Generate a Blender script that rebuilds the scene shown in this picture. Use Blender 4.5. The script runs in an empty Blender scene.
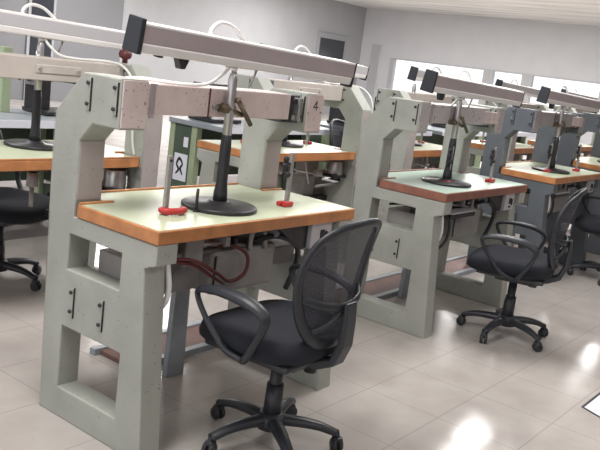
import bpy, bmesh, math, random
from math import sin, cos, pi, radians
from mathutils import Vector, Matrix
random.seed(7)
S = bpy.context.scene
COL = S.collection

# ------------------------------------------------------------------ camera
cam_data = bpy.data.cameras.new('camera')
cam = bpy.data.objects.new('camera', cam_data); COL.objects.link(cam)
RX, ROLL, RZ = 1.3679, 0.1312, -0.9315
FPX = 794.74
cam.matrix_world = Matrix.Translation((-1.6861, -1.8185, 1.3795)) @ (Matrix.Rotation(RZ, 4, 'Z') @ Matrix.Rotation(RX, 4, 'X') @ Matrix.Rotation(ROLL, 4, 'Z'))
cam_data.sensor_width = 36.0
cam_data.lens = FPX / 600 * 36.0
cam_data.clip_start = 0.05
S.camera = cam

# ------------------------------------------------------------------ world, lights, exposure
S.view_settings.view_transform = 'Standard'
S.view_settings.look = 'None'
S.view_settings.exposure = 0.2
S.view_settings.gamma = 1.0
world = bpy.data.worlds.new('daylight'); S.world = world
world.use_nodes = True
bg = world.node_tree.nodes['Background']
bg.inputs[0].default_value = (0.97, 0.97, 1.0, 1)
bg.inputs[1].default_value = 1.25

def area(name, loc, sx, sy, power, col, rot=(0, 0, 0)):
    l = bpy.data.lights.new(name, 'AREA'); l.shape = 'RECTANGLE'; l.size = sx; l.size_y = sy
    l.energy = power; l.color = col
    o = bpy.data.objects.new(name, l); COL.objects.link(o); o.location = loc; o.rotation_euler = rot
    return o
CEIL = 3.08
for lx, ly, pw in ((-0.6, 0.1, 66), (3.0, 0.2, 66), (-0.8, -3.0, 26), (3.0, -3.0, 26), (0.2, 3.6, 70), (6.4, 6.6, 110), (7.6, 1.9, 120), (12.6, 2.3, 150), (8.6, 5.4, 140), (13.6, 5.6, 160), (7.6, 9.2, 150), (13.0, 9.2, 170)):  # pair at far negative y is fill added to brighten front faces
    area('ceiling_and_fill_light', (lx, ly, CEIL - 0.06), 1.5, 0.7, pw, (1.0, 0.975, 0.96))

# ------------------------------------------------------------------ materials
def mat(name, col, rough=0.5, metal=0.0, noise=0.0, nscale=8.0, spots=0.0, sscale=60.0, spotcol=None, bump=0.0, spec=0.5, alpha=None):
    m = bpy.data.materials.new(name); m.use_nodes = True
    nt = m.node_tree; p = nt.nodes['Principled BSDF']
    p.inputs['Base Color'].default_value = (*col, 1); p.inputs['Roughness'].default_value = rough
    p.inputs['Metallic'].default_value = metal
    p.inputs['Specular IOR Level'].default_value = spec
    tc = nt.nodes.new('ShaderNodeTexCoord')
    src = None
    if noise:
        n = nt.nodes.new('ShaderNodeTexNoise'); n.inputs['Scale'].default_value = nscale; n.inputs['Detail'].default_value = 6
        nt.links.new(tc.outputs['Object'], n.inputs['Vector'])
        r = nt.nodes.new('ShaderNodeValToRGB')
        r.color_ramp.elements[0].position = 0.3; r.color_ramp.elements[1].position = 0.7
        r.color_ramp.elements[0].color = (*[c * (1 - noise) for c in col], 1)
        r.color_ramp.elements[1].color = (*[min(1, c * (1 + noise)) for c in col], 1)
        nt.links.new(n.outputs['Fac'], r.inputs['Fac']); src = r.outputs['Color']
    if spots:
        n = nt.nodes.new('ShaderNodeTexNoise'); n.inputs['Scale'].default_value = sscale; n.inputs['Detail'].default_value = 2
        nt.links.new(tc.outputs['Object'], n.inputs['Vector'])
        r = nt.nodes.new('ShaderNodeValToRGB'); r.color_ramp.elements[0].position = spots; r.color_ramp.elements[1].position = spots + 0.03
        nt.links.new(n.outputs['Fac'], r.inputs['Fac'])
        mx = nt.nodes.new('ShaderNodeMix'); mx.data_type = 'RGBA'
        nt.links.new(r.outputs['Color'], mx.inputs[0])
        if src: nt.links.new(src, mx.inputs[6])
        else: mx.inputs[6].default_value = (*col, 1)
        mx.inputs[7].default_value = (*(spotcol or (0.1, 0.1, 0.1)), 1)
        src = mx.outputs[2]
    if src: nt.links.new(src, p.inputs['Base Color'])
    if bump:
        n = nt.nodes.new('ShaderNodeTexNoise'); n.inputs['Scale'].default_value = 45; n.inputs['Detail'].default_value = 4
        nt.links.new(tc.outputs['Object'], n.inputs['Vector'])
        b = nt.nodes.new('ShaderNodeBump'); b.inputs['Strength'].default_value = bump; b.inputs['Distance'].default_value = 0.004
        nt.links.new(n.outputs['Fac'], b.inputs['Height']); nt.links.new(b.outputs['Normal'], p.inputs['Normal'])
    if alpha is not None:
        ck = nt.nodes.new('ShaderNodeTexChecker'); ck.inputs['Scale'].default_value = 330
        nt.links.new(tc.outputs['Object'], ck.inputs['Vector'])
        mr = nt.nodes.new('ShaderNodeMapRange'); mr.inputs['To Min'].default_value = alpha; mr.inputs['To Max'].default_value = 1.0
        nt.links.new(ck.outputs['Fac'], mr.inputs['Value']); nt.links.new(mr.outputs['Result'], p.inputs['Alpha'])
    return m
M = {}
M['paint'] = mat('grey_green_paint', (0.37, 0.383, 0.348), 0.55, noise=0.12, nscale=5, spots=0.70, sscale=75, spotcol=(0.16, 0.17, 0.15), bump=0.25)
M['blue'] = mat('blue_grey_paint', (0.105, 0.12, 0.137), 0.5, noise=0.10, nscale=5, spots=0.72, sscale=38, spotcol=(0.5, 0.5, 0.5), bump=0.2)
M['pink'] = mat('pink_lit_grey_paint', (0.72, 0.60, 0.585), 0.5, noise=0.08, nscale=9, spots=0.665, sscale=90, spotcol=(0.2, 0.17, 0.165), bump=0.15)  # scuffed grey paint with the pinkish front light put into its colour
M['mauve'] = mat('mauve_pillar_light', (0.42, 0.375, 0.365), 0.5, noise=0.1, nscale=7, spots=0.71, sscale=70, spotcol=(0.25, 0.22, 0.21), bump=0.15)  # pinkish light on the pillar faces, put into the colour
M['wood'] = mat('orange_varnished_wood', (0.50, 0.215, 0.085), 0.4, noise=0.22, nscale=14)
M['redwood'] = mat('red_brown_wood', (0.27, 0.115, 0.08), 0.4, noise=0.2, nscale=14)
M['cream'] = mat('cream_laminate', (0.49, 0.54, 0.385), 0.35, noise=0.04, nscale=7)
M['mint'] = mat('mint_laminate', (0.39, 0.50, 0.43), 0.35, noise=0.05, nscale=7)
M['black'] = mat('black_plastic', (0.022, 0.024, 0.028), 0.45)
M['charcoal'] = mat('charcoal_plastic', (0.022, 0.025, 0.032), 0.42)
M['fabric'] = mat('black_fabric', (0.010, 0.012, 0.019), 0.9, noise=0.25, nscale=220)
M['mesh'] = mat('black_mesh_fabric', (0.035, 0.035, 0.05), 0.8, alpha=0.62)
M['iron'] = mat('dark_iron', (0.045, 0.045, 0.048), 0.38, metal=0.5, noise=0.2, nscale=20)
M['steel'] = mat('steel', (0.52, 0.52, 0.52), 0.3, metal=0.85)
M['dull'] = mat('dull_steel', (0.38, 0.37, 0.36), 0.45, metal=0.4, noise=0.1, nscale=20)
M['brass'] = mat('tarnished_brass', (0.16, 0.13, 0.09), 0.4, metal=0.6)
M['taupe'] = mat('taupe_lamp_housing', (0.40, 0.345, 0.355), 0.45, noise=0.06, nscale=6)
M['lampgrey'] = mat('light_grey_lamp_housing', (0.50, 0.49, 0.51), 0.4)
M['white'] = mat('white_plastic', (0.82, 0.80, 0.79), 0.35)
M['red'] = mat('red_plastic', (0.50, 0.035, 0.035), 0.35)
M['cord'] = mat('white_cord', (0.78, 0.78, 0.76), 0.4)
M['maroon'] = mat('dark_red_cord', (0.12, 0.028, 0.028), 0.45)
M['motor'] = mat('motor_grey', (0.27, 0.255, 0.245), 0.5, noise=0.12, nscale=10, spots=0.7, sscale=30)
M['rust'] = mat('brown_board', (0.16, 0.09, 0.078), 0.6, noise=0.2, nscale=7)
M['rim'] = mat('blue_grey_steel', (0.28, 0.31, 0.34), 0.4, noise=0.1, nscale=10)
M['green'] = mat('green_machine_paint', (0.21, 0.27, 0.165), 0.5, noise=0.1, nscale=6)
M['darkgreen'] = mat('dark_green_paint', (0.065, 0.095, 0.065), 0.5, noise=0.12, nscale=6)
M['palegreen'] = mat('pale_green_paint', (0.33, 0.40, 0.26), 0.5, noise=0.1, nscale=6)
M['paper'] = mat('white_paper', (0.75, 0.77, 0.85), 0.7)
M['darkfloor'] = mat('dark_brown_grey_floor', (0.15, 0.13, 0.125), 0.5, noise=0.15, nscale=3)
M['ink'] = mat('black_ink', (0.02, 0.02, 0.02), 0.6)

# ------------------------------------------------------------------ mesh helpers
class MB:
    def __init__(self): self.bm = bmesh.new(); self.mats = []
    def mi(self, m):
        if m is None: m = 'paint'
        if m not in self.mats: self.mats.append(m)
        return self.mats.index(m)
    def _fin(self, faces, m, smooth=False):
        i = self.mi(m)
        for f in faces:
            f.material_index = i; f.smooth = smooth
    def box(self, a, b, m='paint', bev=0.003, xf=None):
        r = bmesh.ops.create_cube(self.bm, size=1.0)
        vs = r['verts']
        lo = [min(a[i], b[i]) for i in range(3)]; hi = [max(a[i], b[i]) for i in range(3)]
        for v in vs: v.co = Vector([(lo[i] + hi[i]) / 2 + v.co[i] * (hi[i] - lo[i]) for i in range(3)])
        bev = min(bev, 0.45 * min(hi[i] - lo[i] for i in range(3)))
        fs = list({f for v in vs for f in v.link_faces})
        if bev > 0:
            es = list({e for v in vs for e in v.link_edges})
            rr = bmesh.ops.bevel(self.bm, geom=es, offset=bev, segments=2, affect='EDGES', profile=0.5)
            fs = list({f for v in rr['verts'] for f in v.link_faces} | set(f for f in fs if f.is_valid))
        if xf is not None:
            for v in {v for f in fs for v in f.verts}: v.co = xf @ v.co
        self._fin(fs, m); return self
    def poly(self, pts, faces, m, smooth=False):
        vs = [self.bm.verts.new(p) for p in pts]; out = []
        for f in faces:
            try: out.append(self.bm.faces.new([vs[i] for i in f]))
            except ValueError: pass
        self._fin(out, m, smooth); return self
    def prism(self, pts2, t0, t1, axis, m, bev=0.0):
        """polygon extruded along axis ('x': pts are (y,z); 'y': (x,z); 'z': (x,y))"""
        def P(p, t):
            return {'x': (t, p[0], p[1]), 'y': (p[0], t, p[1]), 'z': (p[0], p[1], t)}[axis]
        n = len(pts2)
        a = [self.bm.verts.new(P(p, t0)) for p in pts2]; b = [self.bm.verts.new(P(p, t1)) for p in pts2]
        fs = [self.bm.faces.new(a), self.bm.faces.new(b[::-1])]
        for i in range(n): fs.append(self.bm.faces.new([a[i], b[i], b[(i + 1) % n], a[(i + 1) % n]][::-1]))
        bmesh.ops.recalc_face_normals(self.bm, faces=fs)
        if bev:
            es = list({e for f in fs for e in f.edges})
            rr = bmesh.ops.bevel(self.bm, geom=es, offset=bev, segments=2, affect='EDGES', profile=0.5)
            fs = list({f for v in rr['verts'] for f in v.link_faces} | set(f for f in fs if f.is_valid))
        self._fin(fs, m); return self
    def plate(self, outline, holes, t0, t1, m, bev=0.004):
        """outline and holes in (y,z), extruded along x"""
        cu = bpy.data.curves.new('tmp', 'CURVE'); cu.dimensions = '2D'; cu.fill_mode = 'BOTH'
        cu.extrude = abs(t1 - t0) / 2 - bev; cu.bevel_depth = bev; cu.bevel_resolution = 1; cu.offset = -bev
        for loop in [outline] + holes:
            sp = cu.splines.new('POLY'); sp.points.add(len(loop) - 1); sp.use_cyclic_u = True
            for i, p in enumerate(loop): sp.points[i].co = (p[0], p[1], 0, 1)
        o = bpy.data.objects.new('tmp', cu); COL.objects.link(o)
        dg = bpy.context.evaluated_depsgraph_get(); dg.update()
        me = bpy.data.meshes.new_from_object(o.evaluated_get(dg))
        c = (t0 + t1) / 2
        nv = [self.bm.verts.new((c + v.co.z, v.co.x, v.co.y)) for v in me.vertices]
        fs = []
        for p in me.polygons:
            try: fs.append(self.bm.faces.new([nv[i] for i in p.vertices]))
            except ValueError: pass
        bmesh.ops.remove_doubles(self.bm, verts=nv, dist=1e-5)
        fs = [f for f in fs if f.is_valid]
        self._fin(fs, m)
        bpy.data.objects.remove(o); bpy.data.curves.remove(cu); bpy.data.meshes.remove(me)
        return self
    def cyl(self, p, q, r, m, r2=None, seg=20, smooth=True):
        p = Vector(p); q = Vector(q); d = (q - p); L = d.length
        r2 = r if r2 is None else r2
        rot = d.to_track_quat('Z', 'Y').to_matrix().to_4x4()
        mm = Matrix.Translation((p + q) / 2) @ rot
        R = bmesh.ops.create_cone(self.bm, cap_ends=True, segments=seg, radius1=r, radius2=r2, depth=L, matrix=mm)
        fs = list({f for v in R['verts'] for f in v.link_faces})
        self._fin(fs, m)
        for f in fs: f.smooth = smooth and len(f.verts) == 4
        return self
    def lathe(self, c, prof, m, seg=32, axis='z'):
        rings = []
        for (r, z) in prof:
            ring = []
            for i in range(seg):
                a = 2 * pi * i / seg
                p = Vector((r * cos(a), r * sin(a), z)) if axis == 'z' else (Vector((z, r * cos(a), r * sin(a))) if axis == 'x' else Vector((r * cos(a), z, r * sin(a))))
                ring.append(self.bm.verts.new(Vector(c) + p))
            rings.append(ring)
        fs = []
        for a, b in zip(rings, rings[1:]):
            for i in range(seg): fs.append(self.bm.faces.new([a[i], a[(i + 1) % seg], b[(i + 1) % seg], b[i]]))
        fs.append(self.bm.faces.new(rings[0][::-1])); fs.append(self.bm.faces.new(rings[-1]))
        bmesh.ops.recalc_face_normals(self.bm, faces=fs)
        self._fin(fs, m)
        for f in fs: f.smooth = len(f.verts) == 4
        return self
    def tube(self, pts, r, m, seg=10, closed=False, flat=1.0, up=None, n=6):
        """smooth tube through pts (Catmull-Rom); r scalar or list; flat scales the second cross axis"""
        P = [Vector(p) for p in pts]; N = len(P)
        rr = r if isinstance(r, (list, tuple)) else [r] * N
        C = []; RR = []
        rng = range(N) if closed else range(N - 1)
        for i in rng:
            p0 = P[(i - 1) % N] if closed or i > 0 else P[0] * 2 - P[1]
            p1 = P[i]; p2 = P[(i + 1) % N]
            p3 = P[(i + 2) % N] if closed or i + 2 < N else P[-1] * 2 - P[-2]
            for k in range(n):
                t = k / n
                C.append(0.5 * ((2 * p1) + (p2 - p0) * t + (2 * p0 - 5 * p1 + 4 * p2 - p3) * t * t + (-p0 + 3 * p1 - 3 * p2 + p3) * t ** 3))
                RR.append(rr[i] * (1 - t) + rr[(i + 1) % N] * t)
        if not closed: C.append(P[-1]); RR.append(rr[-1])
        L = len(C); rings = []
        upv = Vector(up) if up else None
        prev = None
        for i in range(L):
            a = C[(i - 1) % L] if closed or i > 0 else C[0]; b = C[(i + 1) % L] if closed or i < L - 1 else C[-1]
            t = (b - a).normalized()
            if upv is not None: s = t.cross(upv)
            elif prev is None: s = t.cross(Vector((0.13, 0.31, 0.94)))
            else: s = prev - t * prev.dot(t)
            if s.length < 1e-6: s = t.cross(Vector((1, 0, 0)))
            s.normalize(); prev = s; u = s.cross(t).normalized()
            rings.append([self.bm.verts.new(C[i] + s * (RR[i] * cos(2 * pi * k / seg)) + u * (RR[i] * flat * sin(2 * pi * k / seg))) for k in range(seg)])
        fs = []
        for i in range(L if closed else L - 1):
            a = rings[i]; b = rings[(i + 1) % L]
            for k in range(seg): fs.append(self.bm.faces.new([a[k], a[(k + 1) % seg], b[(k + 1) % seg], b[k]]))
        if not closed: fs.append(self.bm.faces.new(rings[0][::-1])); fs.append(self.bm.faces.new(rings[-1]))
        bmesh.ops.recalc_face_normals(self.bm, faces=fs)
        self._fin(fs, m, True); return self
    def build(self, name, parent=None, label=None):
        me = bpy.data.meshes.new(name); self.bm.to_mesh(me); self.bm.free()
        for m in self.mats: me.materials.append(M[m])
        o = bpy.data.objects.new(name, me); COL.objects.link(o)
        if parent: o.parent = parent
        if label: o['label'] = label
        return o

def thing(name, label, cat, loc=(0, 0, 0), rz=0.0, group=None):
    o = bpy.data.objects.new(name, None); COL.objects.link(o); o.empty_display_size = 0.05
    o.location = loc; o.rotation_euler = (0, 0, rz); o['label'] = label; o['category'] = cat
    if group: o['group'] = group
    return o
def tag(o, label, cat, group=None):
    o['label'] = label; o['category'] = cat
    if group: o['group'] = group
    return o
def struct(o): o['kind'] = 'structure'; return o
def copy_tree(o, parent=None):
    c = o.copy(); COL.objects.link(c)
    if parent: c.parent = parent
    for ch in list(o.children): copy_tree(ch, c)
    return c
def dup(root, loc, rz, label, group=None):
    r = copy_tree(root); r.location = loc; r.rotation_euler = (0, 0, rz); r['label'] = label
    if group: r['group'] = group
    return r
def recolour(root, swap):
    def walk2(o):
        if o.type == 'MESH':
            for s in o.material_slots:
                base = s.material
                if base and base.name in swap:
                    new = swap[base.name]; s.link = 'OBJECT'; s.material = new
        for c in o.children: walk2(c)
    walk2(root)

# ------------------------------------------------------------------ room
XB, YB = 18.0, 11.46
X0, Y0 = -7.0, -7.0
# floor: glossy tiles
fl = MB(); fl.poly([(X0, Y0, 0), (XB + 0.2, Y0, 0), (XB + 0.2, YB + 0.2, 0), (X0, YB + 0.2, 0)], [(0, 1, 2, 3)], 'white')
floor = struct(fl.build('floor'))
def floor_mat():
    m = bpy.data.materials.new('glossy_floor_tiles'); m.use_nodes = True
    nt = m.node_tree; p = nt.nodes['Principled BSDF']; L = nt.links.new
    tc = nt.nodes.new('ShaderNodeTexCoord')
    sep = nt.nodes.new('ShaderNodeSeparateXYZ'); L(tc.outputs['Object'], sep.inputs[0])
    def mth(op, a, b=None, c=None):
        n = nt.nodes.new('ShaderNodeMath'); n.operation = op
        for i, v in enumerate((a, b, c)):
            if v is None: continue
            if isinstance(v, (int, float)): n.inputs[i].default_value = v
            else: L(v, n.inputs[i])
        return n.outputs[0]
    def joint(o, off, size, w):
        f = mth('FRACT', mth('DIVIDE', mth('SUBTRACT', o, off - 100 * size), size))
        d = mth('MINIMUM', f, mth('SUBTRACT', 1.0, f))
        return mth('LESS_THAN', d, w / size)
    j = mth('MAXIMUM', joint(sep.outputs[0], 1.215, 0.385, 0.0022), joint(sep.outputs[1], -0.505, 0.352, 0.0022))
    n1 = nt.nodes.new('ShaderNodeTexNoise'); n1.inputs['Scale'].default_value = 3.5; n1.inputs['Detail'].default_value = 8
    L(tc.outputs['Object'], n1.inputs['Vector'])
    r1 = nt.nodes.new('ShaderNodeValToRGB')
    r1.color_ramp.elements[0].position = 0.3; r1.color_ramp.elements[0].color = (0.42, 0.385, 0.36, 1)
    r1.color_ramp.elements[1].position = 0.7; r1.color_ramp.elements[1].color = (0.515, 0.48, 0.45, 1)
    L(n1.outputs['Fac'], r1.inputs['Fac'])
    # small dark scuffs
    n2 = nt.nodes.new('ShaderNodeTexNoise'); n2.inputs['Scale'].default_value = 26; n2.inputs['Detail'].default_value = 3
    L(tc.outputs['Object'], n2.inputs['Vector'])
    r2 = nt.nodes.new('ShaderNodeValToRGB'); r2.color_ramp.elements[0].position = 0.71; r2.color_ramp.elements[1].position = 0.76
    L(n2.outputs['Fac'], r2.inputs['Fac'])
    mx = nt.nodes.new('ShaderNodeMix'); mx.data_type = 'RGBA'
    L(mth('MULTIPLY', r2.outputs['Color'], 0.5), mx.inputs[0]); L(r1.outputs['Color'], mx.inputs[6]); mx.inputs[7].default_value = (0.28, 0.25, 0.23, 1)
    mx2 = nt.nodes.new('ShaderNodeMix'); mx2.data_type = 'RGBA'
    L(mth('MULTIPLY', j, 0.5), mx2.inputs[0]); L(mx.outputs[2], mx2.inputs[6]); mx2.inputs[7].default_value = (0.24, 0.21, 0.19, 1)
    L(mx2.outputs[2], p.inputs['Base Color'])
    rr = nt.nodes.new('ShaderNodeMapRange'); rr.inputs['To Min'].default_value = 0.10; rr.inputs['To Max'].default_value = 0.24
    L(n1.outputs['Fac'], rr.inputs['Value']); L(rr.outputs['Result'], p.inputs['Roughness'])
    p.inputs['Specular IOR Level'].default_value = 0.6
    return m
M['floor'] = floor_mat(); floor.data.materials.clear(); floor.data.materials.append(M['floor'])

M['wall_grey'] = mat('grey_wall_paint', (0.36, 0.365, 0.38), 0.8, noise=0.03, nscale=2)
M['wall_pink'] = mat('pink_bounce_wall', (0.52, 0.42, 0.41), 0.8, noise=0.03, nscale=2)  # pink chosen so the added wall tints the faces opposite
M['wall_white'] = mat('white_wall_paint', (0.56, 0.565, 0.585), 0.8, noise=0.03, nscale=2)
M['glassdark'] = mat('dark_glass', (0.035, 0.038, 0.045), 0.15)
M['frame'] = mat('grey_window_frame', (0.30, 0.31, 0.33), 0.5)
M['panelgrey'] = mat('grey_partition', (0.17, 0.172, 0.185), 0.6)
M['mullion'] = mat('white_mullion', (0.42, 0.43, 0.44), 0.5)
def ceil_mat():
    m = bpy.data.materials.new('ribbed_white_ceiling'); m.use_nodes = True
    nt = m.node_tree; p = nt.nodes['Principled BSDF']; L = nt.links.new
    tc = nt.nodes.new('ShaderNodeTexCoord'); mp = nt.nodes.new('ShaderNodeMapping'); mp.inputs['Scale'].default_value = (2.0, 0.25, 1)
    L(tc.outputs['Object'], mp.inputs['Vector'])
    n = nt.nodes.new('ShaderNodeTexNoise'); n.inputs['Scale'].default_value = 2.0; n.inputs['Detail'].default_value = 5
    L(mp.outputs['Vector'], n.inputs['Vector'])
    r = nt.nodes.new('ShaderNodeValToRGB'); r.color_ramp.elements[0].position = 0.32; r.color_ramp.elements[0].color = (0.50, 0.49, 0.47, 1)
    r.color_ramp.elements[1].position = 0.55; r.color_ramp.elements[1].color = (0.72, 0.71, 0.69, 1)
    L(n.outputs['Fac'], r.inputs['Fac']); L(r.outputs['Color'], p.inputs['Base Color']); p.inputs['Roughness'].default_value = 0.85
    return m
M['ceil'] = ceil_mat()
struct(MB().box((X0, Y0, CEIL), (XB + 0.2, YB + 0.2, CEIL + 0.1), 'ceil', 0).build('ceiling'))
struct(MB().box((X0, YB, 0), (XB + 0.2, YB + 0.2, CEIL), 'wall_grey', 0).build('wall_back'))
struct(MB().box((X0, Y0 - 0.2, 0), (XB + 0.2, Y0, CEIL), 'wall_pink', 0).build('added_bounce_wall'))  # added out of view: cuts outside light, bounces pink onto front faces
# right wall with a long window band
WT, WB = 1.775, 0.75
w = MB()
w.box((XB, Y0, WT), (XB + 0.2, YB, CEIL), 'wall_white', 0)
w.box((XB, Y0, 0), (XB + 0.2, YB, WB), 'wall_white', 0)
w.box((XB, 10.40, WB), (XB + 0.2, YB, WT), 'wall_white', 0)
w.box((XB, Y0, WB), (XB + 0.2, 0.5, WT), 'wall_white', 0)
struct(w.build('wall_right'))
wi = 1
ys = [0.5, 2.5, 4.3, 6.3, 7.37, 10.40]
M['pane'] = mat('window_glass', (0.9, 0.92, 0.95), 0.05, alpha=None)
def glass():
    m = bpy.data.materials.new('clear_window_glass'); m.use_nodes = True
    nt = m.node_tree; nt.nodes.clear(); o = nt.nodes.new('ShaderNodeOutputMaterial')
    t = nt.nodes.new('ShaderNodeBsdfTransparent'); g = nt.nodes.new('ShaderNodeBsdfGlossy'); g.inputs['Roughness'].default_value = 0.02
    f = nt.nodes.new('ShaderNodeMixShader'); f.inputs[0].default_value = 0.06
    nt.links.new(t.outputs[0], f.inputs[1]); nt.links.new(g.outputs[0], f.inputs[2]); nt.links.new(f.outputs[0], o.inputs[0])
    return m
M['pane'] = glass()
for k in range(5):
    a, b = ys[k], ys[k + 1]
    fr = MB(); m0 = 0.14
    fr.box((XB - 0.03, a, WB), (XB + 0.1, a + m0, WT), 'mullion', 0.004)
    fr.box((XB - 0.03, b - m0, WB), (XB + 0.1, b, WT), 'mullion', 0.004)
    fr.box((XB - 0.02, a + m0, WB), (XB + 0.1, b - m0, WB + 0.06), 'mullion', 0.004)
    fr.box((XB - 0.02, a + m0, WT - 0.03), (XB + 0.1, b - m0, WT), 'mullion', 0.004)
    f = struct(fr.build('window_%d' % (k + 1)))
    MB().box((XB + 0.04, a + m0, WB + 0.06), (XB + 0.05, b - m0, WT - 0.03), 'pane', 0).build('pane', f)
# tall pale panel between corner and windows
d = MB(); d.box((XB - 0.03, 10.74, 0.62), (XB, 11.09, 2.125), 'wall_white', 0.004)
d.box((XB - 0.045, 10.77, 0.66), (XB - 0.03, 11.06, 2.09), 'mullion', 0.004)
struct(d.build('door_1'))
# back wall: dark window with frame, and the partition with its dark opening
d = MB(); fw = 0.09
d.box((15.84, YB - 0.05, 1.05), (17.16, YB, 2.19), 'frame', 0.005); d.box((15.84 + fw, YB - 0.056, 1.1), (17.16 - fw, YB - 0.05, 2.19 - fw - .05), 'glassdark', 0)
struct(d.build('window_6'))
d = MB(); d.box((0.5, YB - 0.06, 0), (9.18, YB, 2.95), 'panelgrey', 0.005)
struct(d.build('trim_1'))
d = MB(); d.box((6.98, YB - 0.10, 0), (7.56, YB - 0.06, 2.4), 'frame', 0.005); d.box((7.04, YB - 0.11, 0.02), (7.50, YB - 0.10, 2.35), 'glassdark', 0)
struct(d.build('door_2'))

# ------------------------------------------------------------------ the bench with its gantry
W = 1.095; TP = 0.113; TL = 0.092; TT = 0.80; TB = 0.754
def side_outline():
    lower = [(-0.03, 0.0), (0.53, 0.0), (0.54, 0.74), (-0.022, 0.752), (-0.022, 0.685), (0.03, 0.665)]
    upper = [(0.395, 0.70), (0.55, 0.70), (0.55, 1.102), (0.411, 1.249), (0.212, 1.249), (0.212, 1.084), (0.345, 1.084), (0.408, 1.018)]
    return lower, upper
HOLES = [[(0.112, 0.113), (0.112, 0.348), (0.434, 0.348), (0.434, 0.113)], [(0.144, 0.560), (0.144, 0.688), (0.425, 0.688), (0.425, 0.560)]]
def make_side(root, x0, mirror):
    lo, up = side_outline()
    whole = [(-0.03, 0.0), (0.535, 0.0), (0.55, 0.74)] + up[1:8] + [(0.408, 0.752)] + lo[3:]
    up = up[1:8] + [(0.408, 0.752), (0.55, 0.752)]
    b = MB()
    if not mirror: b.plate(whole, HOLES, x0, x0 + TL, 'paint', 0.005); b.plate(up, [], x0 + TL - 0.011, x0 + TP, 'paint', 0.005)
    else: b.plate(whole, HOLES, x0 + TP - TL, x0 + TP, 'paint', 0.005); b.plate(up, [], x0, x0 + TP - TL + 0.011, 'paint', 0.005)
    s = b.build('side_frame', root)
    for outer in ((x0 - 0.0005, -1), (x0 + TP + 0.0005, 1)):
        xx, sg = outer
        for (y, z0, z1) in ((0.375, 1.128, 1.232), (0.238, 1.128, 1.232), (0.385, 0.395, 0.50), (0.225, 0.395, 0.50)):
            if z0 < 0.6 and ((sg > 0) != mirror): continue
            q = MB()
            q.box((xx, y - 0.013, z0), (xx + sg * 0.004, y + 0.003, z1), 'paint', 0.001)
            q.box((xx, y - 0.017, z0 - 0.003), (xx + sg * 0.0045, y - 0.012, z1 + 0.003), 'ink', 0.0005)
            for zz in (z0 + 0.02, z1 - 0.015): q.cyl((xx, y - 0.001, zz), (xx + sg * 0.01, y - 0.001, zz), 0.007, 'iron', seg=10)
            q.build('bolted_strap', s, 'grey strap with two dark bolts')
    return s
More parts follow.
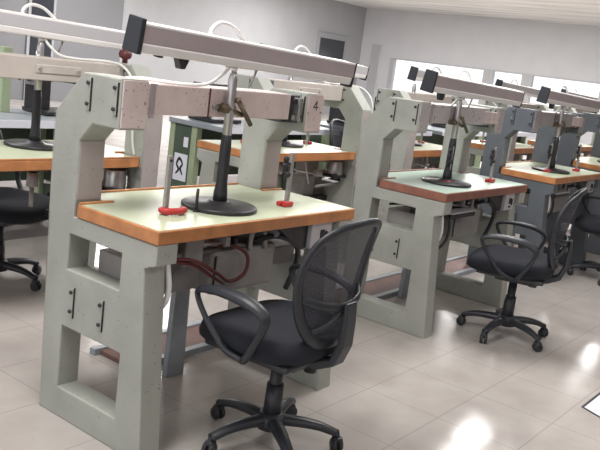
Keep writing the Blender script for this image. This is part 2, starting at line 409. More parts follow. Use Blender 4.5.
def make_bench(front=True):
    root = thing('gantry_workbench', '', 'workbench')
    make_side(root, 0.0, False); make_side(root, W - TP, True)
    # cross beam with dark seams
    b = MB()
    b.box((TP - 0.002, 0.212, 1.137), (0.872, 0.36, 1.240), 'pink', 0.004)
    bm_ = b.build('cross_beam', root, 'pinkish grey cross beam with scuffed paint')
    q = MB(); q.box((TP + 0.008, 0.207, 1.126), (TP + 0.030, 0.213, 1.241), 'taupe', 0.001); q.build('seam_strap', bm_, 'dark strap over the joint')
    q = MB(); q.box((0.40, 0.209, 1.133), (0.406, 0.213, 1.240), 'maroon', 0.0005); q.build('seam_strip', bm_, 'thin dark red seam')
    q = MB(); q.cyl((0.43, 0.213, 1.175), (0.43, 0.198, 1.175), 0.011, 'dull', seg=14); q.build('bolt', bm_)
    q = MB()
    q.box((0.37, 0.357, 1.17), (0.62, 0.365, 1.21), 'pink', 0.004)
    for hx in (0.39, 0.60): q.cyl((hx, 0.36, 1.19), (hx, 0.372, 1.19), 0.008, 'dull', seg=10)
    q.build('nameless_plate', bm_).name = 'cover_plate'
    # thin skins carrying the pinkish light on heads and pillars as colour
    for hx0 in (0.0, W - TP):
        q = MB(); q.box((hx0 + 0.006, 0.2085, 1.090), (hx0 + TP - 0.002, 0.214, 1.246), 'pink', 0.002); q.build('head_light_skin', root, 'pinkish light painted on the frame head front')
        q = MB(); q.box((hx0 + 0.006, 0.4055, 0.81), (hx0 + TP - 0.006, 0.4095, 1.015), 'mauve', 0.001); q.build('pillar_light_skin', root, 'pinkish light painted on the pillar front')
        q = MB(); q.box((hx0 + 0.006, 0.548, 0.56), (hx0 + TP - 0.006, 0.5525, 1.095), 'mauve', 0.001); q.build('pillar_light_skin', root, 'pinkish light painted on the pillar rear')
    # recessed connector between beam and right head
    q = MB()
    q.box((0.872, 0.25, 1.12), (W - TP, 0.36, 1.235), 'blue', 0.003)
    q.box((0.885, 0.222, 1.125), (0.905, 0.26, 1.235), 'iron', 0.002); q.box((0.945, 0.222, 1.13), (0.962, 0.26, 1.225), 'dull', 0.002)
    q.cyl((0.925, 0.25, 1.21), (0.925, 0.225, 1.21), 0.012, 'iron', seg=12); q.cyl((0.925, 0.25, 1.145), (0.925, 0.23, 1.145), 0.010, 'dull', seg=12)
    q.build('adjuster', root, 'blue grey adjuster block with dark bolts')
    # table
    e = 0.004
    tb = MB()
    out = [(-0.004, -0.027), (W + 0.002, -0.027), (W + 0.002, 0.388), (W - TP - 0.006, 0.388), (W - TP - 0.006, 0.54), (TP + 0.006, 0.54), (TP + 0.006, 0.388), (-0.004, 0.388)]
    tb.prism(out, TB, TT, 'z', 'wood', 0.004)
    t = tb.build('table_top', root, 'wooden table slab with varnished edge')
    q = MB(); i_ = 0.007
    inn = [(-0.004 + i_, -0.027 + i_), (W + 0.002 - i_, -0.027 + i_), (W + 0.002 - i_, 0.388 - i_), (W - TP - 0.006 - i_, 0.388 - i_), (W - TP - 0.006 - i_, 0.54 - 2 * i_), (TP + 0.006 + i_, 0.54 - 2 * i_), (TP + 0.006 + i_, 0.388 - i_), (-0.004 + i_, 0.388 - i_)]
    q.prism(inn, TT - 0.002, TT + 0.0015, 'z', 'cream'); q.build('laminate', t, 'pale laminate surface')
    q = MB(); q.box((0.0, 0.372, TT), (TP + 0.03, 0.387, TT + 0.008), 'wood', 0.002); q.box((W - TP - 0.02, 0.374, TT), (W, 0.387, TT + 0.008), 'wood', 0.002); q.box((TP + 0.01, 0.528, TT), (W - TP - 0.01, 0.54, TT + 0.008), 'wood', 0.002)
    q.build('wood_strip', t, 'thin wooden strip at the pillars and rear')
    # spindle guide under the table, below the press rod
    q = MB(); q.lathe((SX, SY + 0.005, 0), [(0.020, 0.60), (0.028, 0.605), (0.028, 0.668), (0.02, 0.672)], 'dull', 20); q.lathe((SX, SY + 0.005, 0), [(0.019, 0.672), (0.022, 0.69), (0.020, 0.756)], 'iron', 20); q.lathe((SX, SY + 0.005, 0), [(0.012, 0.50), (0.012, 0.60)], 'dull', 14)
    if not front: q.build('spindle_guide', root, 'steel spindle guide under the table')
    else: q.bm.free()
    if front:
        b = MB()
        b.box((0.40, 0.10, 0.485), (0.76, 0.42, 0.66), 'motor', 0.02)
        b.box((0.405, 0.098, 0.50), (0.412, 0.102, 0.64), 'ink', 0)
        b.box((TL - 0.01, 0.17, 0.50), (0.41, 0.36, 0.64), 'motor', 0.006)
        b.box((0.75, 0.20, 0.52), (W - TL + 0.01, 0.34, 0.60), 'motor', 0.006)
        b.box((0.42, 0.2, 0.655), (0.60, 0.32, 0.756), 'motor', 0.004)
        mb = b.build('motor_box', root, 'dull grey motor box')
        b = MB(); b.lathe((0, 0.26, 0.575), [(0.072, 0.755), (0.078, 0.765), (0.078, 0.81), (0.07, 0.82)], 'charcoal', 28, 'x'); b.build('pulley', mb, 'charcoal pulley')
        b = MB()
        for (rx, rz, rr) in ((0.16, 0.69, 0.011), (0.21, 0.70, 0.008), (0.27, 0.69, 0.012)): b.cyl((rx, 0.12, rz - 0.07), (rx, 0.12, 0.756), rr, 'dull', seg=12); b.cyl((rx, 0.12, rz - 0.02), (rx, 0.12, rz + 0.02), rr * 1.9, 'iron', seg=12)
        b.cyl((0.14, 0.12, 0.66), (0.44, 0.12, 0.66), 0.010, 'dull', seg=10); b.cyl((0.30, 0.10, 0.70), (0.56, 0.10, 0.67), 0.009, 'steel', seg=10)
        b.box((0.24, 0.09, 0.62), (0.33, 0.15, 0.72), 'dull', 0.006); b.box((0.42, 0.07, 0.68), (0.445, 0.13, 0.72), 'dull', 0.003); b.box((0.47, 0.07, 0.685), (0.485, 0.12, 0.71), 'iron', 0.003)
        b.box((0.12, 0.16, 0.64), (0.40, 0.24, 0.70), 'iron', 0.006); b.box((0.17, 0.20, 0.69), (0.23, 0.26, 0.756), 'iron', 0.004); b.box((0.34, 0.12, 0.67), (0.38, 0.17, 0.756), 'dull', 0.004)
        b.build('linkage', root, 'steel rods and links under the table')
        b = MB(); b.tube([(0.58, 0.09, 0.65), (0.585, 0.09, 0.715), (0.62, 0.09, 0.735), (0.66, 0.09, 0.72), (0.67, 0.09, 0.65)], 0.010, 'dull'); b.build('handle', root, 'grey hoop handle')
        b = MB(); b.prism([(0.05, 0.70), (0.05, 0.752), (0.34, 0.752), (0.34, 0.66), (0.20, 0.66)], 0.68, 0.705, 'x', 'rim'); b.build('bracket', root, 'blue grey bracket under the table')
        b = MB(); b.prism([(0.66, 0.738), (0.69, 0.752), (0.88, 0.752), (0.88, 0.65), (0.82, 0.64)], 0.02, 0.05, 'y', 'iron', 0.003); b.build('bracket', root, 'dark slanted bracket under the table')
        b = MB(); b.box((0.845, 0.0, 0.645), (0.985, 0.09, 0.753), 'lampgrey', 0.004)
        sb = b.build('switch_box', root, 'pale grey switch box')
        b = MB(); b.box((0.905, -0.006, 0.685), (0.93, 0.001, 0.72), 'ink', 0.002); b.box((0.938, -0.006, 0.675), (0.95, 0.001, 0.712), 'ink', 0.002); b.box((0.905, -0.004, 0.66), (0.935, 0.001, 0.672), 'ink', 0.002); b.build('switch', sb, 'black switches')
        # blue grey foot of the drive
        b = MB(); b.prism([(0.555, 0.0), (0.655, 0.0), (0.64, 0.50), (0.565, 0.50)], 0.44, 0.47, 'y', 'rim', 0.003); b.build('drive_foot', root, 'blue grey sheet metal leg of the drive')
        b = MB()
        b.tube([(0.10, 0.08, 0.672), (0.22, 0.03, 0.665), (0.33, 0.02, 0.61), (0.44, 0.05, 0.555), (0.52, 0.05, 0.575), (0.535, 0.06, 0.64), (0.47, 0.08, 0.68), (0.40, 0.09, 0.68)], 0.007, 'maroon', seg=8)
        b.build('cable', root, 'dark red cable looping under the table')
        b = MB(); b.tube([(0.10, 0.085, 0.66), (0.22, 0.04, 0.65), (0.32, 0.03, 0.595), (0.42, 0.06, 0.545)], 0.0065, 'maroon', seg=8); b.build('cable', root, 'short dark red cable under the table')
        b = MB(); b.tube([(0.108, 0.05, 0.70), (0.112, 0.035, 0.64), (0.118, 0.03, 0.58), (0.112, 0.035, 0.535), (0.098, 0.05, 0.50)], 0.010, 'cord', seg=8); b.build('hose', root, 'white hose behind the front leg')
        b = MB(); b.tube([(0.62, 0.12, 0.67), (0.70, 0.06, 0.70), (0.82, 0.05, 0.65), (0.86, 0.07, 0.56), (0.85, 0.10, 0.45)], 0.012, 'black', seg=8); b.build('cable', root, 'black cable under the table')
        b = MB(); b.tube([(0.09, 0.36, 0.66), (0.16, 0.31, 0.665), (0.25, 0.27, 0.63), (0.30, 0.25, 0.58)], 0.007, 'black', seg=8); b.build('cable', root, 'black cable behind the side frame')
    else:
        b = MB()
        b.box((0.10, 0.10, 0.42), (0.34, 0.34, 0.46), 'iron', 0.004)
        b.box((0.22, 0.16, 0.46), (0.34, 0.30, 0.60), 'dull', 0.008)
        for k in range(6): b.box((0.12 + 0.016 * k, 0.17, 0.46), (0.128 + 0.016 * k, 0.29, 0.585), 'motor', 0.002)
        b.build('motor', root, 'grey finned motor')
        b = MB(); b.lathe((0.165, 0.42, 0), [(0.054, 0.63), (0.056, 0.635), (0.056, 0.722), (0.053, 0.728), (0.050, 0.722)], 'steel', 32); b.box((0.10, 0.37, 0.615), (0.24, 0.48, 0.632), 'iron', 0.003)
        b.build('can', root, 'round metal can under the table')
        b = MB(); b.box((0.20, 0.20, 0.64), (0.34, 0.30, 0.752), 'dull', 0.005); b.build('gearbox', root, 'grey gearbox under the table')
        b = MB(); b.cyl((0.12, 0.34, 0.60), (0.52, 0.34, 0.66), 0.009, 'steel', seg=10); b.cyl((0.48, 0.44, 0.58), (0.56, 0.44, 0.756), 0.007, 'steel', seg=10); b.cyl((0.12, 0.44, 0.57), (0.40, 0.44, 0.56), 0.010, 'dull', seg=10); b.cyl((0.15, 0.34, 0.63), (0.28, 0.34, 0.625), 0.022, 'lampgrey', seg=14)
        b.build('linkage', root, 'steel rods under the table')
    return root
# press stand: disc on the table, black rod, steel sleeve clamped to the beam
SX, SY = 0.478, 0.172
def make_stand():
    root = thing('press_stand', '', 'stand')
    b = MB(); b.lathe((0, 0, 0), [(0.140, 0.0), (0.143, 0.004), (0.143, 0.012), (0.138, 0.016), (0.05, 0.019), (0.04, 0.03)], 'iron', 48); b.build('base_disc', root, 'dark round base disc')
    b = MB(); b.lathe((0, 0, 0), [(0.028, 0.018), (0.026, 0.06), (0.021, 0.10), (0.021, 0.23), (0.018, 0.275), (0.012, 0.28)], 'black', 20); b.build('rod', root, 'black rod')
    b = MB(); b.lathe((0, 0, 0), [(0.015, 0.270), (0.017, 0.272), (0.017, 0.479), (0.014, 0.494), (0.010, 0.509)], 'steel', 20)
    b.cyl((0.02, 0.012, 0.36), (0.02, 0.012, 0.46), 0.009, 'steel', seg=12); b.build('sleeve', root, 'bright steel sleeve')
    b = MB(); b.box((-0.03, -0.012, 0.355), (0.022, 0.040, 0.385), 'brass', 0.006); b.cyl((-0.045, -0.0, 0.385), (0.05, -0.018, 0.352), 0.009, 'brass', seg=12)
    b.build('clamp', root, 'tarnished clamp')
    b = MB(); b.cyl((0.018, -0.022, 0.405), (0.085, -0.035, 0.318), 0.009, 'brass', seg=12); b.lathe((0.018, -0.022, 0.395), [(0.011, 0), (0.013, 0.01), (0.009, 0.02)], 'brass', 12); b.build('lever', root, 'tarnished lever')
    return root
# linear lamp: housing, diffuser, black end caps, cord; origin at the stand top
def make_lamp(side):
    root = thing('linear_lamp', '', 'lamp')
    T = Matrix.Rotation(radians(1.7), 4, 'Y') @ Matrix.Rotation(radians(8), 4, 'X')
    zb = 0.018; x0, x1 = -0.445, 0.735
    def bar(prof, a, c, m, bev, name, par, label):
        q = MB(); q.prism([(y, z + zb) for y, z in prof], a, c, 'x', m, bev); q.bm.transform(T); return q.build(name, par, label)
    h = bar([(-0.034, 0.030), (0.034, 0.030), (0.029, 0.088), (-0.029, 0.088)], x0, x1, 'taupe', 0.004, 'housing', root, 'long lamp housing')
    bar([(-0.0295, 0.085), (0.0295, 0.085), (0.028, 0.093), (-0.028, 0.093)], x0, x1, 'white', 0.002, 'top_rail', h, 'white top rail')
    bar([(-0.036, 0.032), (0.036, 0.032), (0.033, 0.0), (-0.033, 0.0)], x0, x1 - 0.008, 'white', 0.006, 'diffuser', h, 'white diffuser strip')
    bar([(-0.038, -0.006), (0.038, -0.006), (0.034, 0.106), (-0.034, 0.106)], x0 - 0.02, x0, 'charcoal', 0.004, 'end_cap', h, 'black end cap')
    bar([(-0.034, 0.004), (0.034, 0.004), (0.029, 0.096), (-0.029, 0.096)], x1, x1 + 0.01, 'black', 0.002, 'end_cap', h, 'black end plate')
    bar([(-0.02, -0.012), (0.02, -0.012), (0.02, 0.006), (-0.02, 0.006)], x1 - 0.01, x1 + 0.03, 'black', 0.003, 'hook', h, 'black hook under the end')
    b = MB(); b.cyl((0, 0, -0.001), (0, 0, 0.022), 0.013, 'white', seg=14); b.box((-0.03, -0.02, 0.010), (0.20, 0.02, 0.021), 'dull', 0.003); br = b.build('bracket', root, 'bracket under the lamp')
    b = MB(); b.prism([(-0.29, 0.026), (-0.235, 0.026), (-0.255, -0.012), (-0.275, -0.012)], -0.015, 0.015, 'y', 'black', 0.003); b.build('clip', br, 'black clip')
    b = MB(); b.cyl((0.11, 0.012, -0.05), (0.125, 0.0, 0.016), 0.005, 'steel', seg=8); b.build('stay', br, 'thin steel stay')
    b = MB(); b.tube([(-0.10, 0.01, 0.105), (-0.095, 0.01, 0.135), (-0.055, 0.01, 0.160), (0.01, 0.01, 0.152), (0.07, 0.01, 0.115), (0.085, 0.01, 0.10)], 0.008, 'cord', seg=8); b.build('cord_loop', root, 'white cord arching over the lamp')
    k = side; f = 1 if side > 0 else -1
    pts = [(-0.012, 0.01, 0.014), (-0.03, 0.03, -0.02), (-0.08, 0.05, -0.058), (-0.18, 0.06, -0.066), (-0.27, 0.08, -0.063), (-0.315, 0.13, -0.062), (-0.332, 0.21, -0.075), (-0.338, 0.28, -0.13), (-0.340, 0.31, -0.22), (-0.336, 0.315, -0.34), (-0.342, 0.32, -0.44), (-0.352, 0.33, -0.50)]
    b = MB(); b.tube([(f * x, f * y, z) for x, y, z in pts], 0.0065, 'cord', seg=8); b.build('power_cord', root, 'white power cord')
    return root
# gauge post with red clamp foot
def make_post():
    root = thing('gauge_post', '', 'post')
    b = MB(); b.box((-0.010, -0.007, 0.0), (0.010, 0.007, 0.205), 'dull', 0.003); p = b.build('bar', root, 'grey upright bar')
    b = MB(); b.cyl((0.0, -0.0065, 0.188), (0.0, -0.009, 0.188), 0.005, 'ink', seg=10); b.build('hole', p, 'dark hole')
    b = MB()
    pts = [(0.016, 0.020, 0.012), (-0.012, 0.006, 0.014), (-0.010, -0.020, 0.014), (0.030, -0.030, 0.014), (0.070, -0.022, 0.014), (0.082, 0.004, 0.012)]
    b.tube(pts, [0.010, 0.012, 0.013, 0.013, 0.012, 0.010], 'red', seg=10, flat=0.95)
    b.build('clamp', root, 'red clamp foot')
    return root
def make_cluster_post():
    root = thing('gauge_post', '', 'post')
    b = MB(); b.box((-0.010, -0.007, 0.0), (0.010, 0.007, 0.215), 'dull', 0.003); p = b.build('bar', root, 'grey upright bar')
    b = MB(); b.box((-0.045, -0.03, 0.0), (0.012, -0.008, 0.022), 'red', 0.007); b.box((-0.05, -0.008, 0.0), (-0.012, 0.016, 0.02), 'red', 0.007); b.build('clamp', root, 'red clamp foot')
    b = MB()
    for q in ((-0.035, 0.0, 0.19), (-0.04, 0.0, 0.165), (-0.02, 0.01, 0.15), (-0.028, -0.01, 0.13)): b.lathe(q, [(0.006, -0.012), (0.012, -0.006), (0.012, 0.006), (0.006, 0.012)], 'iron', 10)
    b.cyl((0, 0, 0.17), (-0.045, 0, 0.17), 0.006, 'iron', seg=8); b.cyl((-0.03, 0, 0.10), (-0.03, 0, 0.18), 0.007, 'iron', seg=8)
    b.build('adjuster', root, 'dark adjusting screws')
    return root

# ------------------------------------------------------------------ chair
def make_chair():
    root = thing('office_chair', '', 'chair')
    # seat
    b = MB(); seg = 40; rings = []
    def se(a, hw, hd, n=3.2):
        c, s = cos(a), sin(a)
        return (hw * math.copysign(abs(c) ** (2 / n), c), hd * math.copysign(abs(s) ** (2 / n), s))
    lv = [(0.392, 0.80), (0.396, 0.93), (0.412, 0.99), (0.432, 1.0), (0.452, 0.97), (0.466, 0.88), (0.470, 0.70), (0.466, 0.40), (0.464, 0.1)]
    for z, s in lv:
        rg = []
        for i in range(seg):
            x, y = se(2 * pi * i / seg, 0.245 * s, 0.235 * s)
            dz = -0.022 * max(0, (y - 0.08) / 0.15) ** 2 + (0.012 * (abs(x) / 0.24) ** 2 if z > 0.44 else 0) + (0.01 * max(0, -y / 0.23) if z > 0.44 else 0)
            rg.append(b.bm.verts.new((x, y + 0.03, z + dz)))
        rings.append(rg)
    fs = []
    for r0, r1 in zip(rings, rings[1:]):
        for i in range(seg): fs.append(b.bm.faces.new([r0[i], r0[(i + 1) % seg], r1[(i + 1) % seg], r1[i]]))
    fs.append(b.bm.faces.new(rings[0][::-1])); fs.append(b.bm.faces.new(rings[-1]))
    b._fin(fs, 'fabric', True); b.build('seat', root, 'black fabric seat cushion')
    b = MB(); b.box((-0.20, -0.17, 0.372), (0.20, 0.19, 0.396), 'black', 0.01); b.box((-0.08, -0.12, 0.33), (0.08, 0.10, 0.375), 'black', 0.01)
    b.cyl((0.06, -0.10, 0.30), (0.06, -0.10, 0.375), 0.024, 'black', seg=16); b.cyl((0.08, 0.0, 0.355), (0.20, 0.02, 0.35), 0.008, 'black', seg=10)
    b.build('seat_plate', root, 'black plate and tilt knob under the seat')
    b = MB(); b.cyl((0, 0, 0.10), (0, 0, 0.345), 0.023, 'black'); b.cyl((0, 0, 0.10), (0, 0, 0.235), 0.034, 'charcoal', r2=0.031); b.build('gas_column', root)
    # star base
    b = MB(); b.lathe((0, 0, 0), [(0.03, 0.062), (0.052, 0.066), (0.055, 0.10), (0.045, 0.122), (0.03, 0.125)], 'charcoal', 24)
    for k in range(5):
        a = 2 * pi * k / 5 + 0.3
        R = Matrix.Rotation(a, 4, 'Z')
        pts = [R @ Vector(p) for p in ((0.03, 0, 0.098), (0.11, 0, 0.097), (0.185, 0, 0.088), (0.25, 0, 0.068))]
        b.tube(pts, [0.030, 0.027, 0.023, 0.019], 'charcoal', seg=10, flat=0.72, up=(0, 0, 1))
    base = b.build('star_base', root, 'five armed charcoal base')
    for k in range(5):
        a = 2 * pi * k / 5 + 0.3; R = Matrix.Rotation(a, 4, 'Z') @ Matrix.Translation((0.25, 0, 0)) @ Matrix.Rotation(0.7 * (k - 2) + 0.5, 4, 'Z')
        c = MB()
        for s in (-1, 1): c.lathe((0, 0, 0), [(0.012, s * 0.004), (0.024, s * 0.006), (0.026, s * 0.012), (0.023, s * 0.019), (0.008, s * 0.021)], 'black', 16, 'y')
        for v in c.bm.verts: v.co.z += 0.026
        c.cyl((0, 0, 0.03), (0, 0, 0.072), 0.008, 'black', seg=8); c.box((-0.02, -0.018, 0.038), (0.016, 0.018, 0.058), 'black', 0.008)
        c.bm.transform(R); c.build('caster', base)
    # back: rounded frame, mesh, brace, spine
    def bp(u, v):
        # u across, v up from the bottom of the back; tilted back, sides wrap forward
        return Vector((0.90 * u, -0.195 - 0.16 * v - 0.10 * (v - 0.2) ** 2 + 1.3 * u * u, 0.46 + v * 0.90))
    ctl = [(0.0, 0.0), (0.09, 0.012), (0.155, 0.07), (0.200, 0.16), (0.222, 0.26), (0.218, 0.345), (0.190, 0.415), (0.125, 0.462), (0.0, 0.482)]
    loop = ctl + [(-u, v) for u, v in ctl[-2:0:-1]]
    b = MB(); b.tube([bp(u, v) for u, v in loop], [0.026, 0.025, 0.023, 0.020, 0.018, 0.017, 0.016, 0.015, 0.015] + [0.015, 0.016, 0.017, 0.018, 0.020, 0.023, 0.025], 'charcoal', seg=10, closed=True, flat=0.75, up=(0, 1, 0.1))
    bf = b.build('back_frame', root, 'rounded charcoal back frame')
    def half(v):
        pts = ctl
        for (u0, v0), (u1, v1) in zip(pts, pts[1:]):
            if v0 <= v <= v1: return u0 + (u1 - u0) * (v - v0) / max(1e-6, v1 - v0)
        return 0.0
    b = MB(); nv, nu = 24, 14; g = []
    for i in range(nv + 1):
        v = 0.012 + (0.468 - 0.012) * i / nv; h = half(v) - 0.004
        g.append([b.bm.verts.new(bp(h * (2 * j / nu - 1), v) + Vector((0, 0.004, 0))) for j in range(nu + 1)])
    fs = [b.bm.faces.new([g[i][j], g[i][j + 1], g[i + 1][j + 1], g[i + 1][j]]) for i in range(nv) for j in range(nu)]
    b._fin(fs, 'mesh', True); b.build('back_mesh', root, 'see-through black mesh')
    b = MB()
    off = Vector((0, -0.02, 0))
    b.tube([bp(-0.20, 0.19), bp(-0.11, 0.165) + off, bp(0, 0.15) + off, bp(0.11, 0.165) + off, bp(0.20, 0.19)], [0.012, 0.016, 0.018, 0.016, 0.012], 'charcoal', seg=10, flat=0.6, up=(0, 1, 0))
    b.tube([bp(-0.13, 0.05), bp(-0.07, 0.09) + off, bp(0, 0.15) + off], [0.010, 0.011, 0.012], 'charcoal', seg=8); b.tube([bp(0.13, 0.05), bp(0.07, 0.09) + off, bp(0, 0.15) + off], [0.010, 0.011, 0.012], 'charcoal', seg=8)
    b.build('back_brace', bf, 'charcoal lumbar brace')
    sp = [(-0.08, 0.383), (-0.16, 0.383), (-0.225, 0.41), (-0.246, 0.47), (-0.250, 0.54), (-0.252, 0.615), (-0.266, 0.615), (-0.272, 0.54), (-0.272, 0.46), (-0.246, 0.388), (-0.175, 0.352), (-0.08, 0.352)]
    b = MB(); b.prism(sp, -0.034, 0.034, 'x', 'charcoal', 0.006); b.build('spine', root, 'charcoal bracket carrying the back')
    # arms
    for s in (-1, 1):
        b = MB()
        A = (s * 0.235, -0.02, 0.385)
        path = [A, (s * 0.258, 0.05, 0.412), (s * 0.270, 0.125, 0.49), (s * 0.274, 0.175, 0.565), (s * 0.274, 0.16, 0.593), (s * 0.272, 0.08, 0.606), (s * 0.270, -0.03, 0.600), (s * 0.268, -0.10, 0.572), (s * 0.266, -0.105, 0.53), (s * 0.262, -0.075, 0.465), (s * 0.252, -0.04, 0.405), A]
        b.tube(path, [0.018, 0.017, 0.015, 0.015, 0.017, 0.022, 0.026, 0.022, 0.017, 0.016, 0.017, 0.018], 'charcoal', seg=10, flat=0.62, up=None)
        b.build('armrest', root, 'charcoal looped armrest')
    return root

# ------------------------------------------------------------------ placing
bench0 = make_bench(True); benchB0 = make_bench(False); stand0 = make_stand(); lamp0 = make_lamp(1); lampB0 = make_lamp(-1); post0 = make_post(); cpost0 = make_cluster_post(); chair0 = make_chair()
used = set()
def place(src, key, loc, rz, label, group):
    if key in used: return dup(src, loc, rz, label, group)
    used.add(key); src.location = loc; src.rotation_euler = (0, 0, rz); src['label'] = label; src['group'] = group
    return src
def station(x, y, rz, words, cols=None, twoscrew=True, sx=SX, posts=True, lampcol=None, laminate=None, lamp=True, lamp_dx=0.0, lamp_dz=0.0, p1=0.195, p2=0.812, back=False):
    R = Matrix.Translation((x, y, 0)) @ Matrix.Rotation(rz, 4, 'Z')
    b = place(benchB0 if back else bench0, 'benchB' if back else 'bench', (x, y, 0), rz, words['bench'], 'gantry workbenches in rows')
    if cols: recolour(b, cols)
    if not twoscrew: pass
    elif not back:
        for c in list(b.children):
            if c.name.startswith('cable') and c.material_slots and c.material_slots[0].material == M['maroon']: bpy.data.objects.remove(c)
        q = MB(); q.tube([(0.10, 0.04, 0.66), (0.16, 0.035, 0.655), (0.205, 0.03, 0.60), (0.19, 0.03, 0.52), (0.12, 0.04, 0.47), (0.09, 0.06, 0.46)], 0.008, 'black', seg=8); q.build('cable', b, 'black cable hooped beside the front leg')
        q = MB(); q.box((0.20, 0.02, 0.662), (0.50, 0.20, 0.672), 'lampgrey', 0.003); q.box((0.20, 0.025, 0.635), (0.50, 0.20, 0.662), 'iron', 0.003); q.build('tray', b, 'pale tray under the table')
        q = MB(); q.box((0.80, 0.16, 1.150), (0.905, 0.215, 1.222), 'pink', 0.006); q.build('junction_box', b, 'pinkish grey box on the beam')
    p = R @ Vector((sx, SY + 0.005, TT + 0.0015)); s = place(stand0, 'stand', p, rz, words['stand'], 'press stands on the tables'); s.scale = (1, 1, 1 + lamp_dz / 0.51)
    if lamp:
        p = R @ Vector((sx + lamp_dx, SY + 0.005, TT + 0.511 + lamp_dz)); l = place(lampB0 if back else lamp0, 'lampB' if back else 'lamp', p, 0.0 if back else rz, words['lamp'], 'linear lamps over the benches')
        for c in l.children:
            if c.name.startswith('bracket') or c.name.startswith('power_cord'): c.location.x -= lamp_dx
        if lampcol: recolour(l, lampcol)
    if posts:
        p = R @ Vector((p1, 0.165, TT + 0.0015)); place(cpost0 if twoscrew else post0, 'cpost' if twoscrew else 'post', p, rz, words['post2' if twoscrew else 'post'], 'gauge posts on the tables')
        p = R @ Vector((p2, 0.121, TT + 0.0015)); place(cpost0, 'cpost', p, rz, words['cpost'], 'gauge posts on the tables')
    return b
def words(bench, where, lampword='taupe'):
    return dict(bench=bench, stand='black press rod on iron disc, on ' + where,
                lamp=lampword + ' linear lamp over ' + where,
                post='plain bar with red clamp, on ' + where,
                post2='left one of two screw-clamped bars, on ' + where,
                cpost='right-hand bar with dark screws and red foot, on ' + where)
SW_A2 = {'orange_varnished_wood': M['redwood'], 'cream_laminate': M['mint'], 'pink_lit_grey_paint': mat('pale_grey_beam_paint', (0.52, 0.49, 0.49), 0.5, noise=0.08, nscale=9, spots=0.66, sscale=55, spotcol=(0.15, 0.14, 0.14), bump=0.15)}
SW_A3 = {'grey_green_paint': M['blue'], 'pink_lit_grey_paint': mat('grey_beam_paint', (0.36, 0.34, 0.35), 0.5, noise=0.08, nscale=9, bump=0.15)}
SW_B = {'pink_lit_grey_paint': mat('tan_grey_beam_paint', (0.50, 0.455, 0.415), 0.5, noise=0.1, nscale=7, bump=0.15)}
SW_A2['mauve_pillar_light'] = mat('warm_grey_pillar_light', (0.37, 0.36, 0.34), 0.5, noise=0.1, nscale=7)  # colour of the painted pillar light on the mint-topped bench
SW_A3['mauve_pillar_light'] = mat('blue_grey_pillar_light', (0.22, 0.24, 0.26), 0.5, noise=0.1, nscale=7)  # painted pillar light, paler than the blue-grey frame itself
SW_LG = {'taupe_lamp_housing': M['lampgrey']}
# front row
bA = station(0, 0, 0, words('grey-green gantry workbench with cream top and orange edge, nearest the camera', 'the nearest cream-topped bench', 'long taupe'), twoscrew=False, lamp_dx=-0.028)
station(2.05, 0.064, 0.004, words('grey-green gantry workbench with mint top and red-brown edge, second in front row', 'the mint-topped bench', 'long taupe'), SW_A2, sx=0.375, p1=0.37, p2=0.85, lamp_dx=0.05, lamp_dz=-0.032)
station(3.858, 0.149, 0.004, words('blue-grey gantry workbench with cream top, third in front row behind the mint one', 'the third bench of the front row', 'long taupe'), SW_A3, sx=0.43, p1=0.33, p2=0.84, lamp_dz=-0.03)
station(5.66, 0.24, 0.0, words('blue-grey gantry workbench at the right edge of the photo, fourth in front row', 'the fourth bench of the front row', 'long taupe'), SW_A3)
# the number 4 painted on the right head of the nearest bench
hc = [c for c in bA.children if c.name.startswith('head_light_skin')][1]
q = MB(); nx, nz, ny = 1.040, 1.200, 0.2075
def stroke(a, c, w=0.0048):
    a = (a[0] * 0.8, a[1] * 0.8); c = (c[0] * 0.8, c[1] * 0.8)
    d = Vector((c[0] - a[0], 0, c[1] - a[1])); L = d.length; ang = math.atan2(d.z, d.x)
    X = Matrix.Translation((nx + (a[0] + c[0]) / 2, ny, nz + (a[1] + c[1]) / 2)) @ Matrix.Rotation(-ang, 4, 'Y')
    q.box((-L / 2 - w / 2, 0, -w / 2), (L / 2 + w / 2, 0.0014, w / 2), 'ink', 0, X)
stroke((0.008, -0.022), (0.008, 0.022)); stroke((0.008, 0.022), (-0.016, -0.008)); stroke((-0.016, -0.008), (0.018, -0.008))
q.build('number', hc, 'black number 4')
# second row, backs toward the camera
G = 'grey workbench seen from behind'
station(1.09, 1.74, pi, words(G + ' at the left edge, behind the nearest bench', 'the bench at the left edge', 'grey'), cols=SW_B, lampcol=SW_LG, back=True, posts=False)
station(3.05, 1.76, pi, words(G + ', between the nearest and mint-topped benches', 'the second bench seen from behind', 'grey'), lamp_dx=-0.12, cols=SW_B, lampcol=SW_LG, back=True)
station(4.74, 1.78, pi, words(G + ', behind the mint-topped bench', 'the bench behind the mint-topped one', 'pale grey'), lamp_dx=-0.38, cols=SW_B, lampcol=SW_LG, back=True)
station(6.75, 1.80, pi, words(G + ', behind the blue-grey third bench', 'the bench behind the blue-grey one', 'pale grey'), lamp_dx=-0.12, cols=SW_B, lampcol=SW_LG, back=True)
station(8.65, 1.82, pi, words(G + ', at the right end of the second row', 'the last bench of the second row', 'pale grey'), lamp_dx=-0.12, cols=SW_B, lampcol=SW_LG, back=True, posts=False)

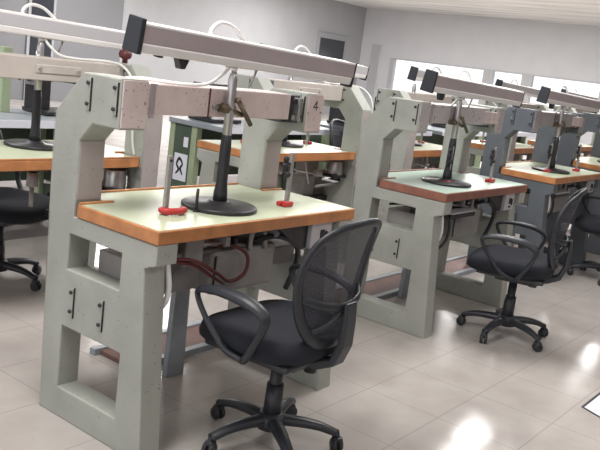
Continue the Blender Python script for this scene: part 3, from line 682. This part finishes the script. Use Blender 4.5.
place(chair0, 'chair', (0.47, -0.20, 0), radians(3), 'black mesh-back office chair at the nearest cream-topped bench', 'office chairs at the benches')
place(chair0, 'chair', (2.55, -0.21, 0), radians(16), 'black mesh-back office chair at the mint-topped bench', 'office chairs at the benches')
place(chair0, 'chair', (4.68, -0.10, 0), radians(35), 'black office chair at the blue-grey third bench, cut off by the right edge', 'office chairs at the benches')
place(chair0, 'chair', (0.68, 1.93, 0), radians(200), 'black office chair behind the bench at the left edge', 'office chairs at the benches')
place(chair0, 'chair', (4.25, 2.05, 0), radians(185), 'black office chair behind the bench that stands behind the mint-topped one', 'office chairs at the benches')

# third row: green benches with pale worktops and green machines on them
def make_green():
    root = thing('green_workbench', '', 'workbench')
    b = MB(); b.box((-0.02, -0.02, 0.76), (1.52, 0.60, 0.80), 'rim', 0.004); t = b.build('worktop', root, 'blue grey worktop')
    b = MB(); b.box((-0.022, -0.026, 0.755), (1.522, -0.02, 0.803), 'paper', 0.001); b.build('edge_band', t, 'pale front edge')
    for (x, y) in ((0.0, 0.29), (1.44, 0.29), (0.0, 0.54), (1.44, 0.54)):
        b = MB(); b.box((x, y, 0), (x + 0.06, y + 0.06, 0.76), 'palegreen', 0.004); b.build('leg', root, 'pale green leg')
    b = MB(); b.box((0.005, 0.35, 0.06), (0.03, 0.54, 0.76), 'darkgreen', 0.003); b.build('end_panel', root, 'dark green end panel')
    b = MB(); b.box((1.47, 0.35, 0.06), (1.495, 0.54, 0.76), 'darkgreen', 0.003); b.build('end_panel', root, 'dark green end panel')
    b = MB(); b.box((0.06, 0.56, 0.30), (1.44, 0.58, 0.76), 'darkgreen', 0.003); b.build('back_panel', root, 'dark green back panel')
    b = MB(); b.box((0.06, 0.36, 0.09), (1.44, 0.54, 0.12), 'iron', 0.003); b.build('shelf', root, 'dark lower shelf')
    return root
def make_press():
    root = thing('green_press', '', 'machine')
    b = MB(); b.box((-0.20, -0.14, 0.0), (0.20, 0.20, 0.045), 'darkgreen', 0.01); b.build('base', root, 'dark green base')
    b = MB(); b.box((-0.20, 0.0, 0.04), (-0.07, 0.18, 0.46), 'darkgreen', 0.015); b.box((-0.215, 0.02, 0.28), (-0.195, 0.14, 0.44), 'palegreen', 0.004); b.build('column', root, 'dark green column')
    b = MB(); b.tube([(-0.12, 0.08, 0.37), (0.0, 0.08, 0.385), (0.13, 0.08, 0.38), (0.24, 0.08, 0.36), (0.27, 0.08, 0.32)], [0.07, 0.068, 0.066, 0.06, 0.045], 'green', seg=16, flat=0.9, up=(0, 0, 1)); a = b.build('arm', root, 'rounded green arm')
    b = MB(); b.box((0.0, 0.0, 0.39), (0.20, 0.15, 0.455), 'darkgreen', 0.012); b.build('cover', a, 'dark green cover')
    b = MB(); b.cyl((0.24, 0.08, 0.10), (0.24, 0.08, 0.33), 0.016, 'steel', seg=14); b.box((0.215, 0.055, 0.22), (0.265, 0.105, 0.30), 'iron', 0.006); b.build('spindle', root, 'steel spindle')
    b = MB(); b.lathe((-0.235, 0.08, 0.37), [(0.02, -0.012), (0.052, -0.01), (0.056, 0.0), (0.052, 0.01), (0.02, 0.012)], 'iron', 24, 'x'); b.build('handwheel', root, 'dark handwheel')
    return root
green0 = make_green(); press0 = make_press()
GR = [(0.25, 2.52, 'green workbench with pale edge behind the bench at the left edge'), (2.83, 2.38, 'green workbench with blue-grey top and dark end panel, seen under the nearest cross beam'),
      (4.62, 2.40, 'green workbench with pale edge seen through the gap right of the number 4'), (6.45, 2.42, 'green workbench in the third row behind the mint-topped bench'), (8.25, 2.45, 'green workbench at the far right of the third row')]
for (x, y, l) in GR: place(green0, 'green', (x, y, 0), 0, l, 'green workbenches of the third row')
PR = [(1.66, 2.86, 'small dark machine on the green workbench at the left edge'), (3.10, 2.72, 'rounded green machine seen above the nearest cross beam'),
      (4.05, 2.70, 'green machine on the right half of the second green workbench'), (5.00, 2.70, 'green machine on the third green workbench, left half'), (5.80, 2.70, 'green machine on the third green workbench, right half'), (7.20, 2.72, 'green machine on the fourth green workbench'), (9.0, 2.75, 'green machine on the far right green workbench')]
for i, (x, y, l) in enumerate(PR):
    p = place(press0, 'press', (x, y, 0.803), 0, l, 'green machines of the third row')
    if i == 0: p.scale = (0.85, 0.85, 0.66); recolour(p, {'green_machine_paint': M['iron'], 'dark_green_paint': M['iron'], 'pale_green_paint': M['dull']})

# small things
t = thing('cable_trunk', 'long brown-topped cable trunk on the floor behind the front row', 'cable trunk', (0.46, 0.60, 0))
b = MB(); b.box((0.03, 0.0, 0.0), (9.0, 0.20, 0.022), 'rust', 0.003); b.build('cover', t, 'brown cover')
b = MB(); b.box((0.0, -0.035, 0.0), (9.0, 0.0, 0.030), 'rim', 0.002); b.build('rim', t, 'blue grey rim')
b = MB(); b.box((0.0, 0.20, 0.0), (9.0, 0.235, 0.030), 'rim', 0.002); b.build('rim', t, 'blue grey rim')
t = thing('floor_sticker', 'white floor sticker with dark outline on the tiles at lower right', 'sticker', (1.899, -0.881, 0))
b = MB(); b.prism([(0.0, 0.0), (-0.12, -0.25), (0.16, -0.25), (0.28, 0.0)], 0.0005, 0.0015, 'z', 'ink'); b.build('outline', t, 'dark outline')
b = MB(); b.prism([(0.008, -0.012), (-0.100, -0.238), (0.152, -0.238), (0.262, -0.012)], 0.0015, 0.0020, 'z', 'paper'); b.build('face', t, 'white face')
# pin on the nearest table
t = MB(); t.cyl((0, 0, 0), (0, 0, 0.085), 0.0055, 'iron', seg=10); t.cyl((0, 0, 0), (0, 0, 0.006), 0.011, 'iron', seg=12)
o = t.build('pin'); o.location = (0.335, 0.155, TT + 0.0015); tag(o, 'thin dark upright pin just left of the disc on the nearest table', 'pin')
# papers on the dark green end panel
t = thing('notice', 'white paper with black drawings on the dark green end panel', 'notice', (2.835, 2.75, 0.30))
b = MB(); b.box((-0.002, 0, 0), (0, 0.15, 0.22), 'paper', 0); p = b.build('sheet', t)
b = MB()
b.tube([(-0.0025, 0.04, 0.05), (-0.0025, 0.07, 0.10), (-0.0025, 0.05, 0.14), (-0.0025, 0.09, 0.18), (-0.0025, 0.115, 0.13), (-0.0025, 0.09, 0.09), (-0.0025, 0.12, 0.05)], [0.006, 0.012, 0.008, 0.013, 0.009, 0.012, 0.006], 'ink', seg=8, up=(1, 0, 0), flat=0.15)
b.build('drawing', t, 'black drawings')
o = MB().box((2.832, 2.76, 0.58), (2.835, 2.81, 0.66), 'paper', 0).build('paper_note'); tag(o, 'small white note high on the dark green end panel', 'paper')
# red knob on the bench at the left edge
t = MB(); t.lathe((0, 0, 0), [(0.014, 0.0), (0.014, 0.02), (0.030, 0.028), (0.034, 0.045), (0.030, 0.062), (0.012, 0.070)], 'maroon', 24)
o = t.build('knob'); o.location = (1.035, 1.45, 1.249); tag(o, 'dark red round knob on the rear bench under the lamp end cap', 'knob')

o = MB().box((0, 0, 0), (0.065, 0.06, 0.42), 'palegreen', 0.004).build('upright_post'); o.location = (1.255, 2.90, 0.80); tag(o, 'pale green upright post on the leftmost green workbench', 'post')
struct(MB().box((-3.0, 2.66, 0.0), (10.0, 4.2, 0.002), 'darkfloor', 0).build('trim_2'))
